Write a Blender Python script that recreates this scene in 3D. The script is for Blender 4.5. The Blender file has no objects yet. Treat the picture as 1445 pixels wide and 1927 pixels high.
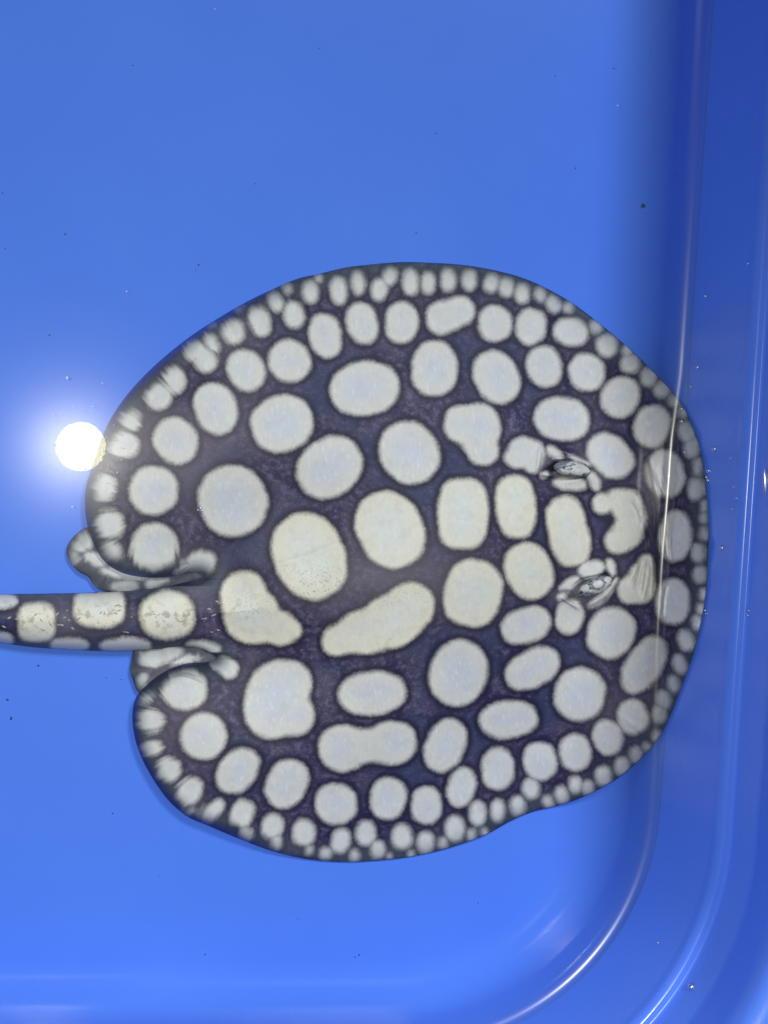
import bpy, math, random
import numpy as np
from mathutils import Matrix, Vector

random.seed(7)
RNG = np.random.default_rng(7)
scene = bpy.context.scene
COL = scene.collection

# ------------------------------------------------------------------ camera
CAM_H = 0.60          # lens height above the tub floor (m)
FOCAL = 2850.0        # focal length in photograph pixels
PW, PH = 1445.0, 1927.0
CAM = np.array([0.0, 0.0, CAM_H])
FWD = np.array([0.114, -0.026, 0.0]) - CAM
FWD /= np.linalg.norm(FWD)
RIGHT = np.cross(FWD, [0, 1, 0]); RIGHT /= np.linalg.norm(RIGHT)
UP = np.cross(RIGHT, FWD)
cd = bpy.data.cameras.new('camera')
cd.sensor_fit = 'HORIZONTAL'; cd.sensor_width = 36.0
cd.lens = FOCAL / PW * 36.0
cd.clip_start = 0.01; cd.clip_end = 50.0
cam = bpy.data.objects.new('camera', cd); COL.objects.link(cam)
m = Matrix.Identity(4)
for i in range(3):
    m[i][0] = RIGHT[i]; m[i][1] = UP[i]; m[i][2] = -FWD[i]; m[i][3] = CAM[i]
cam.matrix_world = m
scene.camera = cam

# ------------------------------------------------------------------ light
world = bpy.data.worlds.new('World'); scene.world = world
world.use_nodes = True
world.node_tree.nodes['Background'].inputs[0].default_value = (0.80, 0.86, 1.0, 1)
world.node_tree.nodes['Background'].inputs[1].default_value = 0.13

WATER_Z = 0.035
GLINT = np.array([-0.0058, 0.0024])       # where the flash mirrors in the water


def area_light(name, loc, aim, size, watts, color, shape='DISK'):
    ld = bpy.data.lights.new(name, 'AREA')
    ld.shape = shape; ld.size = size; ld.energy = watts; ld.color = color
    o = bpy.data.objects.new(name, ld); COL.objects.link(o)
    o.location = loc
    o.rotation_euler = (Vector(aim) - Vector(loc)).to_track_quat('-Z', 'Y').to_euler()
    return o


_k = 2.0                                  # lamp is as high above the water as the lens
FLASH = Vector((GLINT[0] * _k, GLINT[1] * _k, CAM_H))
area_light('phone_flash', FLASH + Vector((-.0065, 0, 0)), (0.0, -0.75, 0), 0.0175, 2.5, (1.0, 0.98, 0.92))
area_light('glint_tint_light', FLASH + Vector((.001, 0, 0.004)), (0.06, -0.02, 0), 0.036, 0.10, (1.0, 0.95, 0.30))  # extra dim yellow disc, added to tint the edge of the flash glint
area_light('room_lamp', (0.95, 1.85, 3.00), (0.1, -0.03, 0), 0.75, 84.0, (0.94, 0.98, 1.0))

vs = scene.view_settings
scene.display_settings.display_device = 'sRGB'
vs.view_transform = 'Standard'; vs.look = 'None'; vs.exposure = 0.0; vs.gamma = 1.0
vs.use_curve_mapping = False
scene.render.engine = 'CYCLES'
scene.cycles.max_bounces = 8
scene.cycles.transparent_max_bounces = 12
scene.cycles.caustics_reflective = False
scene.cycles.caustics_refractive = False

# ------------------------------------------------------------------ helpers


def unproject(px, py, z):
    """photo pixels -> world points on the height z (array or number)"""
    px = np.asarray(px, float); py = np.asarray(py, float)
    d = ((px - PW / 2) / FOCAL)[..., None] * RIGHT - ((py - PH / 2) / FOCAL)[..., None] * UP + FWD
    t = (np.asarray(z, float) - CAM_H) / d[..., 2]
    return CAM + d * t[..., None]


def project(P):
    v = np.asarray(P, float) - CAM
    dz = v @ FWD
    return PW / 2 + FOCAL * (v @ RIGHT) / dz, PH / 2 - FOCAL * (v @ UP) / dz


def add_mesh(name, verts, faces, mat, parent=None, smooth=True, attrs=None):
    me = bpy.data.meshes.new(name)
    me.from_pydata([tuple(v) for v in verts] if not isinstance(verts, list) else verts, [], faces)
    if attrs:
        for k, a in attrs.items():
            at = me.attributes.new(k, 'FLOAT', 'POINT')
            at.data.foreach_set('value', np.asarray(a, dtype=np.float32))
    me.materials.append(mat)
    if smooth:
        me.polygons.foreach_set('use_smooth', [True] * len(me.polygons))
    me.update()
    o = bpy.data.objects.new(name, me); COL.objects.link(o)
    if parent:
        o.parent = parent
    return o


def tag(o, label=None, cat=None, group=None, kind=None):
    if label: o['label'] = label
    if cat: o['category'] = cat
    if group: o['group'] = group
    if kind: o['kind'] = kind
    return o


class NT:
    """small node-tree writer"""

    def __init__(self, name):
        self.mat = bpy.data.materials.new(name); self.mat.use_nodes = True
        self.t = self.mat.node_tree; self.t.nodes.clear()
        self.out = self.t.nodes.new('ShaderNodeOutputMaterial')

    def n(self, kind, **kw):
        nd = self.t.nodes.new(kind)
        for k, v in kw.items():
            if k.startswith('i_'):
                key = k[2:].replace('_', ' ')
                key = int(key) if key.isdigit() else key
                self.put(nd.inputs[key], v)
            else:
                setattr(nd, k, v)
        return nd

    def put(self, sock, v):
        if isinstance(v, bpy.types.NodeSocket):
            self.t.links.new(v, sock)
        elif isinstance(v, bpy.types.Node):
            self.t.links.new(v.outputs[0], sock)
        else:
            sock.default_value = v

    def attr(self, name):
        return self.n('ShaderNodeAttribute', attribute_name=name).outputs['Fac']

    def math(self, op, a, b=None, c=None, clamp=False):
        nd = self.n('ShaderNodeMath', operation=op, use_clamp=clamp)
        for i, v in enumerate((a, b, c)):
            if v is not None:
                self.put(nd.inputs[i], v)
        return nd.outputs[0]

    def step(self, v, a, b, lo=0.0, hi=1.0):
        nd = self.n('ShaderNodeMapRange', interpolation_type='SMOOTHSTEP')
        for i, x in enumerate((v, a, b, lo, hi)):
            self.put(nd.inputs[i], x)
        return nd.outputs[0]

    def mix(self, f, a, b):
        nd = self.n('ShaderNodeMix', data_type='RGBA')
        self.put(nd.inputs[0], f); self.put(nd.inputs[6], a); self.put(nd.inputs[7], b)
        return nd.outputs[2]

    def noise(self, scale, detail=3.0, rough=0.55, vec=None, dist=0.0):
        nd = self.n('ShaderNodeTexNoise')
        nd.inputs['Scale'].default_value = scale; nd.inputs['Detail'].default_value = detail
        nd.inputs['Roughness'].default_value = rough; nd.inputs['Distortion'].default_value = dist
        if vec is None:
            vec = self.coord()
        self.put(nd.inputs['Vector'], vec)
        return nd.outputs[0]

    def coord(self):
        if not hasattr(self, '_c'):
            self._c = self.n('ShaderNodeTexCoord').outputs['Object']
        return self._c

    def scaled(self, sx, sy, sz, rz=0.0):
        mp = self.n('ShaderNodeMapping')
        self.put(mp.inputs['Vector'], self.coord())
        mp.inputs['Scale'].default_value = (sx, sy, sz)
        mp.inputs['Rotation'].default_value = (0, 0, rz)
        return mp.outputs[0]


# ------------------------------------------------------------------ materials
def mat_plastic():
    N = NT('blue_plastic')
    a = N.noise(9.0, 4.0)
    b = N.noise(420.0, 2.0)
    col = N.mix(N.step(a, .3, .7), (0.078, 0.202, 0.79, 1), (0.087, 0.218, 0.82, 1))
    grain = N.noise(2300.0, 2.0, 0.7)
    col = N.mix(N.step(grain, .35, .75, 0.0, 0.16), col, (0.055, 0.15, 0.58, 1))
    scr = N.noise(1.0, 2.0, vec=N.scaled(900, 40, 60, 0.9))
    p = N.n('ShaderNodeBsdfPrincipled', i_Base_Color=col)
    p.inputs['Roughness'].default_value = 0.2
    N.put(p.inputs['Roughness'], N.math('ADD', N.step(scr, .5, .8, 0.0, 0.09), 0.235))
    geo = N.n('ShaderNodeNewGeometry')
    sep = N.n('ShaderNodeSeparateXYZ'); N.put(sep.inputs[0], geo.outputs['Position'])
    # plastic under water mirrors far less than plastic in air
    N.put(p.inputs['Specular IOR Level'], N.step(sep.outputs['Z'], WATER_Z - .001, WATER_Z + .001, 0.012, 0.45))
    p.inputs['Subsurface Weight'].default_value = 0.0
    bp = N.n('ShaderNodeBump', i_Strength=0.10, i_Distance=0.0006)
    N.put(bp.inputs['Height'], N.math('ADD', N.math('MULTIPLY', a, 2.0), N.math('MULTIPLY', b, 0.05)))
    N.put(p.inputs['Normal'], bp.outputs[0])
    N.t.links.new(p.outputs[0], N.out.inputs[0])
    return N.mat


def mat_water():
    N = NT('clear_water')
    tr = N.n('ShaderNodeBsdfTransparent', i_Color=(0.985, 0.995, 1.0, 1))
    w = N.noise(16.0, 2.0)
    bp = N.n('ShaderNodeBump', i_Strength=0.03, i_Distance=0.0004)
    N.put(bp.inputs['Height'], w)
    g1 = N.n('ShaderNodeBsdfAnisotropic', i_Color=(1, 1, 1, 1), i_Roughness=0.006)
    g2 = N.n('ShaderNodeBsdfAnisotropic', i_Color=(1, 1, 1, 1))
    N.put(g2.inputs['Roughness'], N.math('ADD', 0.18, N.math('MULTIPLY', N.attr('rim'), 0.09)))
    N.put(g1.inputs['Normal'], bp.outputs[0])
    gm = N.n('ShaderNodeMixShader')
    N.put(gm.inputs[0], N.math('ADD', N.math('MULTIPLY', N.attr('rim'), 0.68), 0.30))
    N.put(gm.inputs[1], g1); N.put(gm.inputs[2], g2)
    fr = N.n('ShaderNodeFresnel', i_IOR=1.333)
    ms = N.n('ShaderNodeMixShader')
    N.put(ms.inputs[0], N.math('ADD', fr.outputs[0], N.math('MULTIPLY', N.attr('rim'), 0.035))); N.put(ms.inputs[1], tr); N.put(ms.inputs[2], gm)
    N.t.links.new(ms.outputs[0], N.out.inputs[0])
    return N.mat


def mat_skin(name='ray_skin', eye=False):
    """skin pigment, with some shade and haze painted in: 'sd' = distance from the rim of the pale spots (photo px, <0 inside)"""
    N = NT(name)
    sd = N.attr('sd'); soft = N.attr('soft'); tint = N.attr('tint'); edge = N.attr('edge')
    grey = N.attr('grey'); thin = N.attr('thin')
    hair = N.noise(1.0, 2.0, vec=N.scaled(2600, 900, 900, 0.6))
    fz = N.noise(1500.0, 2.0)
    wob = N.noise(160.0, 2.0)
    j = N.math('ADD', N.math('MULTIPLY', N.math('SUBTRACT', fz, .5), 4.5),
               N.math('MULTIPLY', N.math('SUBTRACT', hair, .5), 5.0))
    j = N.math('ADD', j, N.math('MULTIPLY', N.math('SUBTRACT', wob, .5), 9.0))
    s = N.math('ADD', sd, j)
    spot = N.step(s, N.math('MULTIPLY', soft, -1.0), soft, 1.0, 0.0)
    # dark skin with mottling
    big = N.noise(70.0, 4.0, 0.6)
    mid = N.noise(420.0, 4.0, 0.65)
    fine = N.noise(2600.0, 2.0, 0.6)
    dark = N.mix(N.step(big, .38, .66), (0.021, 0.017, 0.062, 1), (0.060, 0.050, 0.104, 1))
    dark = N.mix(N.math('MULTIPLY', N.step(mid, .44, .70), 0.6), dark, (0.150, 0.148, 0.260, 1))
    dark = N.mix(N.math('MULTIPLY', N.step(fine, .54, .82), 0.5), dark, (0.165, 0.15, 0.19, 1))
    blu = N.noise(38.0, 2.0)
    dark = N.mix(N.step(blu, .46, .66, 0.0, 0.75), dark, (0.030, 0.042, 0.105, 1))
    flk = N.noise(1.0, 1.0, vec=N.scaled(5200, 1500, 1500, -0.7))
    dark = N.mix(N.math('MULTIPLY', N.step(flk, .60, .76), N.step(big, .42, .6, 0.05, 0.7)), dark, (0.30, 0.28, 0.32, 1))
    halo = N.step(s, 4.0, 19.0, 0.88, 0.0)
    dark = N.mix(halo, dark, (0.010, 0.007, 0.028, 1))
    dark = N.mix(N.math('MULTIPLY', grey, 0.75), dark, (0.175, 0.155, 0.185, 1))
    if eye:
        lines = N.noise(420.0, 1.0, 0.5, dist=1.0)
        dark = N.mix(N.step(N.math('ABSOLUTE', N.math('SUBTRACT', lines, .5)), .01, .05), (0.02, 0.022, 0.04, 1), (0.26, 0.285, 0.33, 1))
    shade_mark = N.attr('shade_mark')
    dark = N.mix(shade_mark, dark, (0.006, 0.006, 0.012, 1))  # near-black for painted shade in recesses and one dark skin mark
    dark = N.mix(N.step(edge, 4.0, 46.0, 0.55, 0.0), dark, (0.080, 0.115, 0.145, 1))
    # pale spots: cream rim, cooler heart
    heart = N.step(N.math('ADD', s, N.math('MULTIPLY', N.math('SUBTRACT', N.noise(120.0, 3.0), .5), 40.0)), -46.0, -4.0, 1.0, 0.0)
    cool = N.mix(heart, (0.57, 0.58, 0.575, 1), (0.50, 0.54, 0.645, 1))
    warm = N.mix(heart, (0.67, 0.65, 0.55, 1), (0.65, 0.67, 0.63, 1))
    pale = N.mix(tint, cool, warm)
    pv = N.noise(260.0, 4.0, 0.6)
    pale = N.mix(N.step(pv, .4, .75, 0.0, 0.32), pale, (0.46, 0.44, 0.46, 1))
    pw = N.noise(1.0, 2.0, 0.6, vec=N.scaled(900, 300, 300, 0.4))
    pale = N.mix(N.step(pw, .52, .74, 0.0, 0.45), pale, (0.72, 0.73, 0.74, 1))
    pale = N.mix(N.math('MULTIPLY', N.step(fine, .55, .85), 0.22), pale, (0.42, 0.38, 0.33, 1))
    dim = N.step(edge, 6.0, 60.0, 0.45, 0.0)
    pale = N.mix(dim, pale, (0.47, 0.51, 0.53, 1))
    col = N.mix(spot, dark, pale)
    pore = N.attr('pore')
    vor = N.n('ShaderNodeTexVoronoi'); vor.inputs['Scale'].default_value = 900.0
    N.put(vor.inputs['Vector'], N.coord())
    pm = N.math('MULTIPLY', N.step(vor.outputs['Distance'], .16, .34, 1.0, 0.0), pore)
    col = N.mix(N.math('MULTIPLY', pm, 0.6), col, (0.13, 0.10, 0.07, 1))
    mn = N.noise(330.0, 3.0, 0.6)
    col = N.mix(N.math('MULTIPLY', N.math('MULTIPLY', N.step(mn, .50, .62), N.attr('mott')), spot), col, (0.36, 0.30, 0.22, 1))
    p = N.n('ShaderNodeBsdfPrincipled', i_Base_Color=col)
    p.inputs['Roughness'].default_value = 0.5
    p.inputs['Specular IOR Level'].default_value = 0.16
    bp = N.n('ShaderNodeBump', i_Strength=0.35, i_Distance=0.0005)
    N.put(bp.inputs['Height'], N.math('ADD', N.math('MULTIPLY', mid, 0.7), N.math('MULTIPLY', fine, 0.35)))
    N.put(p.inputs['Normal'], bp.outputs[0])
    tr = N.n('ShaderNodeBsdfTransparent', i_Color=(0.50, 0.56, 0.72, 1))
    ms = N.n('ShaderNodeMixShader')
    tn = N.math('MULTIPLY', N.step(edge, 0.0, 34.0, 0.9, 0.0), thin)
    N.put(ms.inputs[0], tn); N.put(ms.inputs[1], p); N.put(ms.inputs[2], tr)
    N.t.links.new(ms.outputs[0], N.out.inputs[0])
    return N.mat


def mat_simple(name, col, rough=.5, spec=.4, var=0.15, scale=900.0):
    N = NT(name)
    a = N.noise(scale, 3.0)
    c2 = tuple(max(0, c * (1 - var * 2)) for c in col[:3]) + (1,)
    p = N.n('ShaderNodeBsdfPrincipled', i_Base_Color=N.mix(a, c2, tuple(col[:3]) + (1,)))
    p.inputs['Roughness'].default_value = rough
    p.inputs['Specular IOR Level'].default_value = spec
    N.t.links.new(p.outputs[0], N.out.inputs[0])
    return N.mat


def mat_bubble():
    N = NT('air_bubble')
    tr = N.n('ShaderNodeBsdfTransparent', i_Color=(0.98, 0.99, 1.0, 1))
    gl = N.n('ShaderNodeBsdfAnisotropic', i_Color=(1, 1, 1, 1), i_Roughness=0.26)
    lw = N.n('ShaderNodeLayerWeight', i_Blend=0.35)
    nz = N.noise(800.0, 1.0)
    ms = N.n('ShaderNodeMixShader')
    N.put(ms.inputs[0], N.math('ADD', N.math('MULTIPLY', lw.outputs['Facing'], 0.10), N.step(nz, 0, 1, .30, .36)))
    N.put(ms.inputs[1], tr); N.put(ms.inputs[2], gl)
    N.t.links.new(ms.outputs[0], N.out.inputs[0])
    return N.mat


PLASTIC = mat_plastic(); WATER = mat_water(); SKIN = mat_skin(); EYESKIN = mat_skin('eye_skin', True); BUBBLE = mat_bubble()
DEBRIS = mat_simple('dark_debris', (0.035, 0.06, 0.20))
ALGAE = mat_simple('green_debris', (0.03, 0.11, 0.09))
THORN = mat_simple('thorn', (0.40, 0.37, 0.36), .45, .3)
DUST = mat_simple('pale_dust', (0.85, 0.87, 0.9), .3, .5)

# ------------------------------------------------------------------ the tub
# waterline on the right wall, fitted to the photograph: a straight run and a round corner
WM = np.array([0.22624, 0.00186])
WE = np.array([-0.06087, -0.99815])      # along the right wall, away from the far end
WN = np.array([0.99815, -0.06087])       # outward
CR = 0.095
TUB_W, TUB_L = 0.56, 0.78
CORNER = WM + WE * 0.145 - WN * CR        # centre of the visible rounded corner
CEN = CORNER - WN * (TUB_W / 2 - CR) - WE * (TUB_L / 2 - CR)
HW, HL = TUB_W / 2 - CR, TUB_L / 2 - CR
DRAFT = math.tan(math.radians(10.0)); CD = math.cos(math.radians(10.0))


def contour(nc=40, ns=30):
    pts, nor = [], []
    for k, (sx, sy) in enumerate(((1, 1), (-1, 1), (-1, -1), (1, -1))):
        c = CEN + WN * HW * sx + WE * HL * sy
        a0 = k * 90.0
        for i in range(nc + 1):
            a = math.radians(a0 + 90.0 * i / nc)
            n = WN * math.cos(a) + WE * math.sin(a)
            pts.append(c + n * CR); nor.append(n)
        # straight run to the next corner
        sx2, sy2 = ((-1, 1), (-1, -1), (1, -1), (1, 1))[k]
        c2 = CEN + WN * HW * sx2 + WE * HL * sy2
        for i in range(1, ns):
            pts.append(c * (1 - i / ns) + c2 * (i / ns) + nor[-1] * CR)
            nor.append(nor[-1])
    return np.array(pts), np.array(nor)


def rr_dist(xy):
    """signed horizontal distance to the waterline contour (negative inside)"""
    q = xy - CEN
    a = np.abs(q @ WN) - HW; b = np.abs(q @ WE) - HL
    return np.hypot(np.maximum(a, 0), np.maximum(b, 0)) + np.minimum(np.maximum(a, b), 0) - CR


def tub_dist(P, rad=0.034):
    """distance from the tub's inner surface, with a bend of the given radius"""
    d1 = P[..., 2]
    d2 = -(rr_dist(P[..., :2]) - (P[..., 2] - WATER_Z) * DRAFT) * CD
    a = np.maximum(rad - d1, 0); b = np.maximum(rad - d2, 0)
    return np.where((a > 0) & (b > 0), rad - np.hypot(a, b), np.minimum(d1, d2))


def on_tub(px, py, T, rad=0.034):
    """point on the pixel's line of sight that lies T off the tub's inner surface"""
    px = np.asarray(px, float); py = np.asarray(py, float); T = np.asarray(T, float) + 0 * px
    lo = np.full(px.shape, -0.01); hi = np.full(px.shape, 0.2)
    for _ in range(34):
        mid = (lo + hi) / 2
        g = tub_dist(unproject(px, py, mid), rad) - T
        lo = np.where(g < 0, mid, lo); hi = np.where(g < 0, hi, mid)
    return unproject(px, py, (lo + hi) / 2)


def arc(c, r, a0, a1, n):
    return [(c[0] + r * math.cos(math.radians(a0 + (a1 - a0) * i / n)),
             c[1] + r * math.sin(math.radians(a0 + (a1 - a0) * i / n))) for i in range(n + 1)]


def sweep(name, profile, mat, parent, cap_start=False):
    P, Nn = contour()
    n = len(P); verts = []; faces = []
    for (u, z) in profile:
        for p, q in zip(P, Nn):
            verts.append((p[0] + q[0] * u, p[1] + q[1] * u, z))
    for k in range(len(profile) - 1):
        for i in range(n):
            j = (i + 1) % n
            faces.append((k * n + i, k * n + j, (k + 1) * n + j, (k + 1) * n + i))
    if cap_start:
        verts.append((CEN[0], CEN[1], profile[0][1]))
        for i in range(n):
            faces.append((len(verts) - 1, (i + 1) % n, i))
    return add_mesh(name, verts, faces, mat, parent)


tub = bpy.data.objects.new('plastic_tub', None); COL.objects.link(tub)
tub.location = (0, 0, 0)
tag(tub, 'glossy blue plastic tub with rounded corner holding shallow water and the spotted ray', 'tub')
FR = 0.020
# fillet between floor and drafted wall
wall_u0 = -WATER_Z * DRAFT
fc_z = FR
fc_u = wall_u0 + FR * DRAFT - FR / CD
prof = [(fc_u - .03, 0.0), (fc_u - .008, 0.0)] + arc((fc_u, fc_z), FR, -90, -10, 14)
zr = WATER_Z + 0.0465
prof += [((z - WATER_Z) * DRAFT, z) for z in np.linspace(prof[-1][1] + .006, zr - .008, 8)]
basin = sweep('basin', prof, PLASTIC, tub, cap_start=True)
# convex step, ledge, upper wall, rolled rim
s_u = (zr - .008 - WATER_Z) * DRAFT; s_z = zr - .008
RR = 0.0040
cx = s_u + RR * CD + .0003; cz = s_z + .0025
led = [(s_u, s_z)] + arc((cx, cz), RR, 170, 113, 12)
lu, lz = led[-1]
led += arc((lu - .0022 * math.cos(math.radians(113)), lz + .0022 * math.sin(math.radians(113))), .0022, -67, -24, 6)
l2u, l2z = led[-1]
led += [(l2u + h * .20, l2z + h) for h in (.003, .008, .0125)]
tag(sweep('ledge', led, PLASTIC, tub), label='rounded shoulder running round the tub wall')
u1, z1 = led[-1]
upw = [(u1, z1), (u1 + .0002, z1 + .0016), (u1 + .0001, z1 + .003)]
upw += [(u1 + .0001 - (h * .12), z1 + .003 + h) for h in (.008, .018, .030)]
ru, rz = upw[-1]
upw += [(ru + .002, rz + .004), (ru + .008, rz + .006), (ru + .018, rz + .006), (ru + .020, rz + .003), (ru + .020, rz - .012)]
sweep('upper_wall', upw, PLASTIC, tub)

# ------------------------------------------------------------------ outline of the ray


def catmull(pts, step=4.0, closed=True):
    pts = np.array(pts, float); n = len(pts); out = []
    rng = range(n) if closed else range(n - 1)
    for i in rng:
        if closed:
            p0, p1, p2, p3 = pts[(i - 1) % n], pts[i], pts[(i + 1) % n], pts[(i + 2) % n]
        else:
            p0, p1, p2, p3 = pts[max(i - 1, 0)], pts[i], pts[i + 1], pts[min(i + 2, n - 1)]
        # centripetal parametrisation keeps sharp notches free of loops
        t1 = max(np.linalg.norm(p1 - p0), 1e-3) ** .5; t2 = t1 + max(np.linalg.norm(p2 - p1), 1e-3) ** .5
        t3 = t2 + max(np.linalg.norm(p3 - p2), 1e-3) ** .5
        k = max(1, int(np.linalg.norm(p2 - p1) / step))
        for j in range(k):
            t = t1 + (t2 - t1) * j / k
            a1 = (t1 - t) / t1 * p0 + t / t1 * p1 if t1 > .1 else p1
            a2 = (t2 - t) / (t2 - t1) * p1 + (t - t1) / (t2 - t1) * p2
            a3 = (t3 - t) / (t3 - t2) * p2 + (t - t2) / (t3 - t2) * p3 if t3 - t2 > .1 else p2
            b1 = (t2 - t) / t2 * a1 + t / t2 * a2
            b2 = (t3 - t) / (t3 - t1) * a2 + (t - t1) / (t3 - t1) * a3
            out.append((t2 - t) / (t2 - t1) * b1 + (t - t1) / (t2 - t1) * b2)
    if not closed:
        out.append(pts[-1])
    return np.array(out)


BODY = [(-190, 1112), (-60, 1118), (0, 1118), (100, 1117), (200, 1114), (280, 1108), (340, 1098), (385, 1082),
        (372, 1077), (330, 1084), (275, 1087), (225, 1076), (195, 1055), (177, 1025), (165, 992),
        (160, 955), (162, 915), (176, 871), (199, 806), (228, 757), (269, 709), (318, 664), (366, 627), (403, 603),
        (463, 568), (515, 543), (560, 524), (600, 515), (650, 503), (700, 497), (750, 493), (810, 494), (870, 498), (930, 508),
        (985, 523), (1030, 543), (1080, 572), (1130, 610), (1180, 652), (1220, 690), (1260, 732), (1285, 765),
        (1302, 800), (1316, 840), (1325, 890), (1331, 950), (1333, 1010), (1331, 1065), (1327, 1120), (1317, 1180),
        (1303, 1235), (1282, 1293), (1264, 1340), (1246, 1378), (1225, 1408), (1195, 1438), (1160, 1466), (1120, 1489),
        (1080, 1507), (1040, 1519), (1000, 1529), (960, 1546), (915, 1571), (870, 1588), (820, 1603), (760, 1615),
        (700, 1621), (650, 1623), (581, 1618), (511, 1602), (442, 1576), (395, 1556), (352, 1537), (318, 1508),
        (290, 1470), (268, 1430), (254, 1390), (249, 1350), (255, 1315), (275, 1290), (310, 1264), (350, 1249),
        (388, 1246), (408, 1238), (385, 1224), (350, 1217), (300, 1222), (235, 1226), (150, 1224), (60, 1218), (0, 1210),
        (-60, 1203), (-190, 1180)]
OUT = catmull(BODY)


def poly_dist(px, py, poly, closed=True):
    """distance to the polyline, sign + inside, and arc length of the nearest point"""
    P = np.stack([px, py], 1); n = len(P)
    a = poly; b = np.roll(poly, -1, 0)
    if not closed:
        a, b = poly[:-1], poly[1:]
    seg = b - a; L = np.hypot(seg[:, 0], seg[:, 1]); cum = np.concatenate([[0], np.cumsum(L)[:-1]])
    L2 = np.maximum(L * L, 1e-9)
    best = np.full(n, 1e9); arcp = np.zeros(n); inside = np.zeros(n, bool)
    for k in range(len(a)):
        w = P - a[k]
        t = np.clip((w @ seg[k]) / L2[k], 0, 1)
        e = w - t[:, None] * seg[k]
        d = e[:, 0] ** 2 + e[:, 1] ** 2
        mk = d < best
        best[mk] = d[mk]; arcp[mk] = cum[k] + t[mk] * L[k]
        if closed and (a[k, 1] != b[k, 1]):
            c = ((a[k, 1] > py) != (b[k, 1] > py)) & (px < (b[k, 0] - a[k, 0]) * (py - a[k, 1]) / (b[k, 1] - a[k, 1]) + a[k, 0])
            inside ^= c
    d = np.sqrt(best)
    return (np.where(inside, d, -d) if closed else d), arcp


def bilinear(G, u, v):
    u = np.clip(u, 0, G.shape[1] - 1.001); v = np.clip(v, 0, G.shape[0] - 1.001)
    i = u.astype(int); j = v.astype(int); a = u - i; b = v - j
    return (G[j, i] * (1 - a) + G[j, i + 1] * a) * (1 - b) + (G[j + 1, i] * (1 - a) + G[j + 1, i + 1] * a) * b


def grid_fill(poly, h, bbox=None):
    """triangle/quad mesh of the inside of a pixel outline, clipped exactly on the outline"""
    x0, y0 = poly.min(0) - 2 * h; x1, y1 = poly.max(0) + 2 * h
    nx = int((x1 - x0) / h) + 2; ny = int((y1 - y0) / h) + 2
    gx, gy = np.meshgrid(x0 + np.arange(nx) * h, y0 + np.arange(ny) * h)
    gx = gx.ravel(); gy = gy.ravel()
    # coarse first: exact distances only where the coarse distance is small
    if nx * ny > 40000:
        K = 6
        cx_, cy_ = np.meshgrid(x0 + np.arange(0, nx + K, K) * h, y0 + np.arange(0, ny + K, K) * h)
        cdist, carc = poly_dist(cx_.ravel(), cy_.ravel(), poly)
        cdist = cdist.reshape(cx_.shape)
        d = bilinear(cdist, (gx - x0) / (K * h), (gy - y0) / (K * h)); s = np.zeros(len(gx))
        near = np.abs(d) < 120
        d[near], s[near] = poly_dist(gx[near], gy[near], poly)
    else:
        d, s = poly_dist(gx, gy, poly)
    ins = d > 0
    vid = np.full(nx * ny, -1, int)
    vid[ins] = np.arange(ins.sum())
    VX = list(gx[ins]); VY = list(gy[ins]); D = list(d[ins]); S = list(s[ins])
    I = ins.reshape(ny, nx)
    cnt = I[:-1, :-1].astype(int) + I[:-1, 1:] + I[1:, 1:] + I[1:, :-1]
    faces = []
    jj, ii = np.nonzero(cnt == 4)
    base = jj * nx + ii
    q = np.stack([vid[base], vid[base + nx], vid[base + nx + 1], vid[base + 1]], 1)
    faces = q.tolist()
    rim = []
    edge = {}

    def cut(a, b):
        key = (a, b) if a < b else (b, a)
        if key not in edge:
            t = d[a] / (d[a] - d[b])
            edge[key] = len(VX)
            VX.append(gx[a] + (gx[b] - gx[a]) * t); VY.append(gy[a] + (gy[b] - gy[a]) * t)
            D.append(0.0); S.append(s[a] if d[a] > 0 else s[b])
        return edge[key]
    for j, i in zip(*np.nonzero((cnt > 0) & (cnt < 4))):
        b0 = j * nx + i
        c = [b0, b0 + nx, b0 + nx + 1, b0 + 1]
        ring = []
        for k in range(4):
            a, b = c[k], c[(k + 1) % 4]
            if ins[a]:
                ring.append(int(vid[a]))
            if ins[a] != ins[b]:
                ring.append(cut(a, b))
        if len(ring) >= 3:
            faces.append(ring)
    return np.array(VX), np.array(VY), np.array(D), np.array(S), faces


# ------------------------------------------------------------------ pigment: the pale spots
# a spot = list of ellipses (x, y, half-width, half-height, clockwise tilt) in photograph pixels
# with softness of the rim, warmth of the tint and squareness
def S(*ell, soft=3.5, tint=0.15, n=2.15, k=9.0):
    return dict(e=[tuple(e) + (0,) * (5 - len(e)) for e in ell], soft=soft, tint=tint, n=n, k=k)


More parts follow.
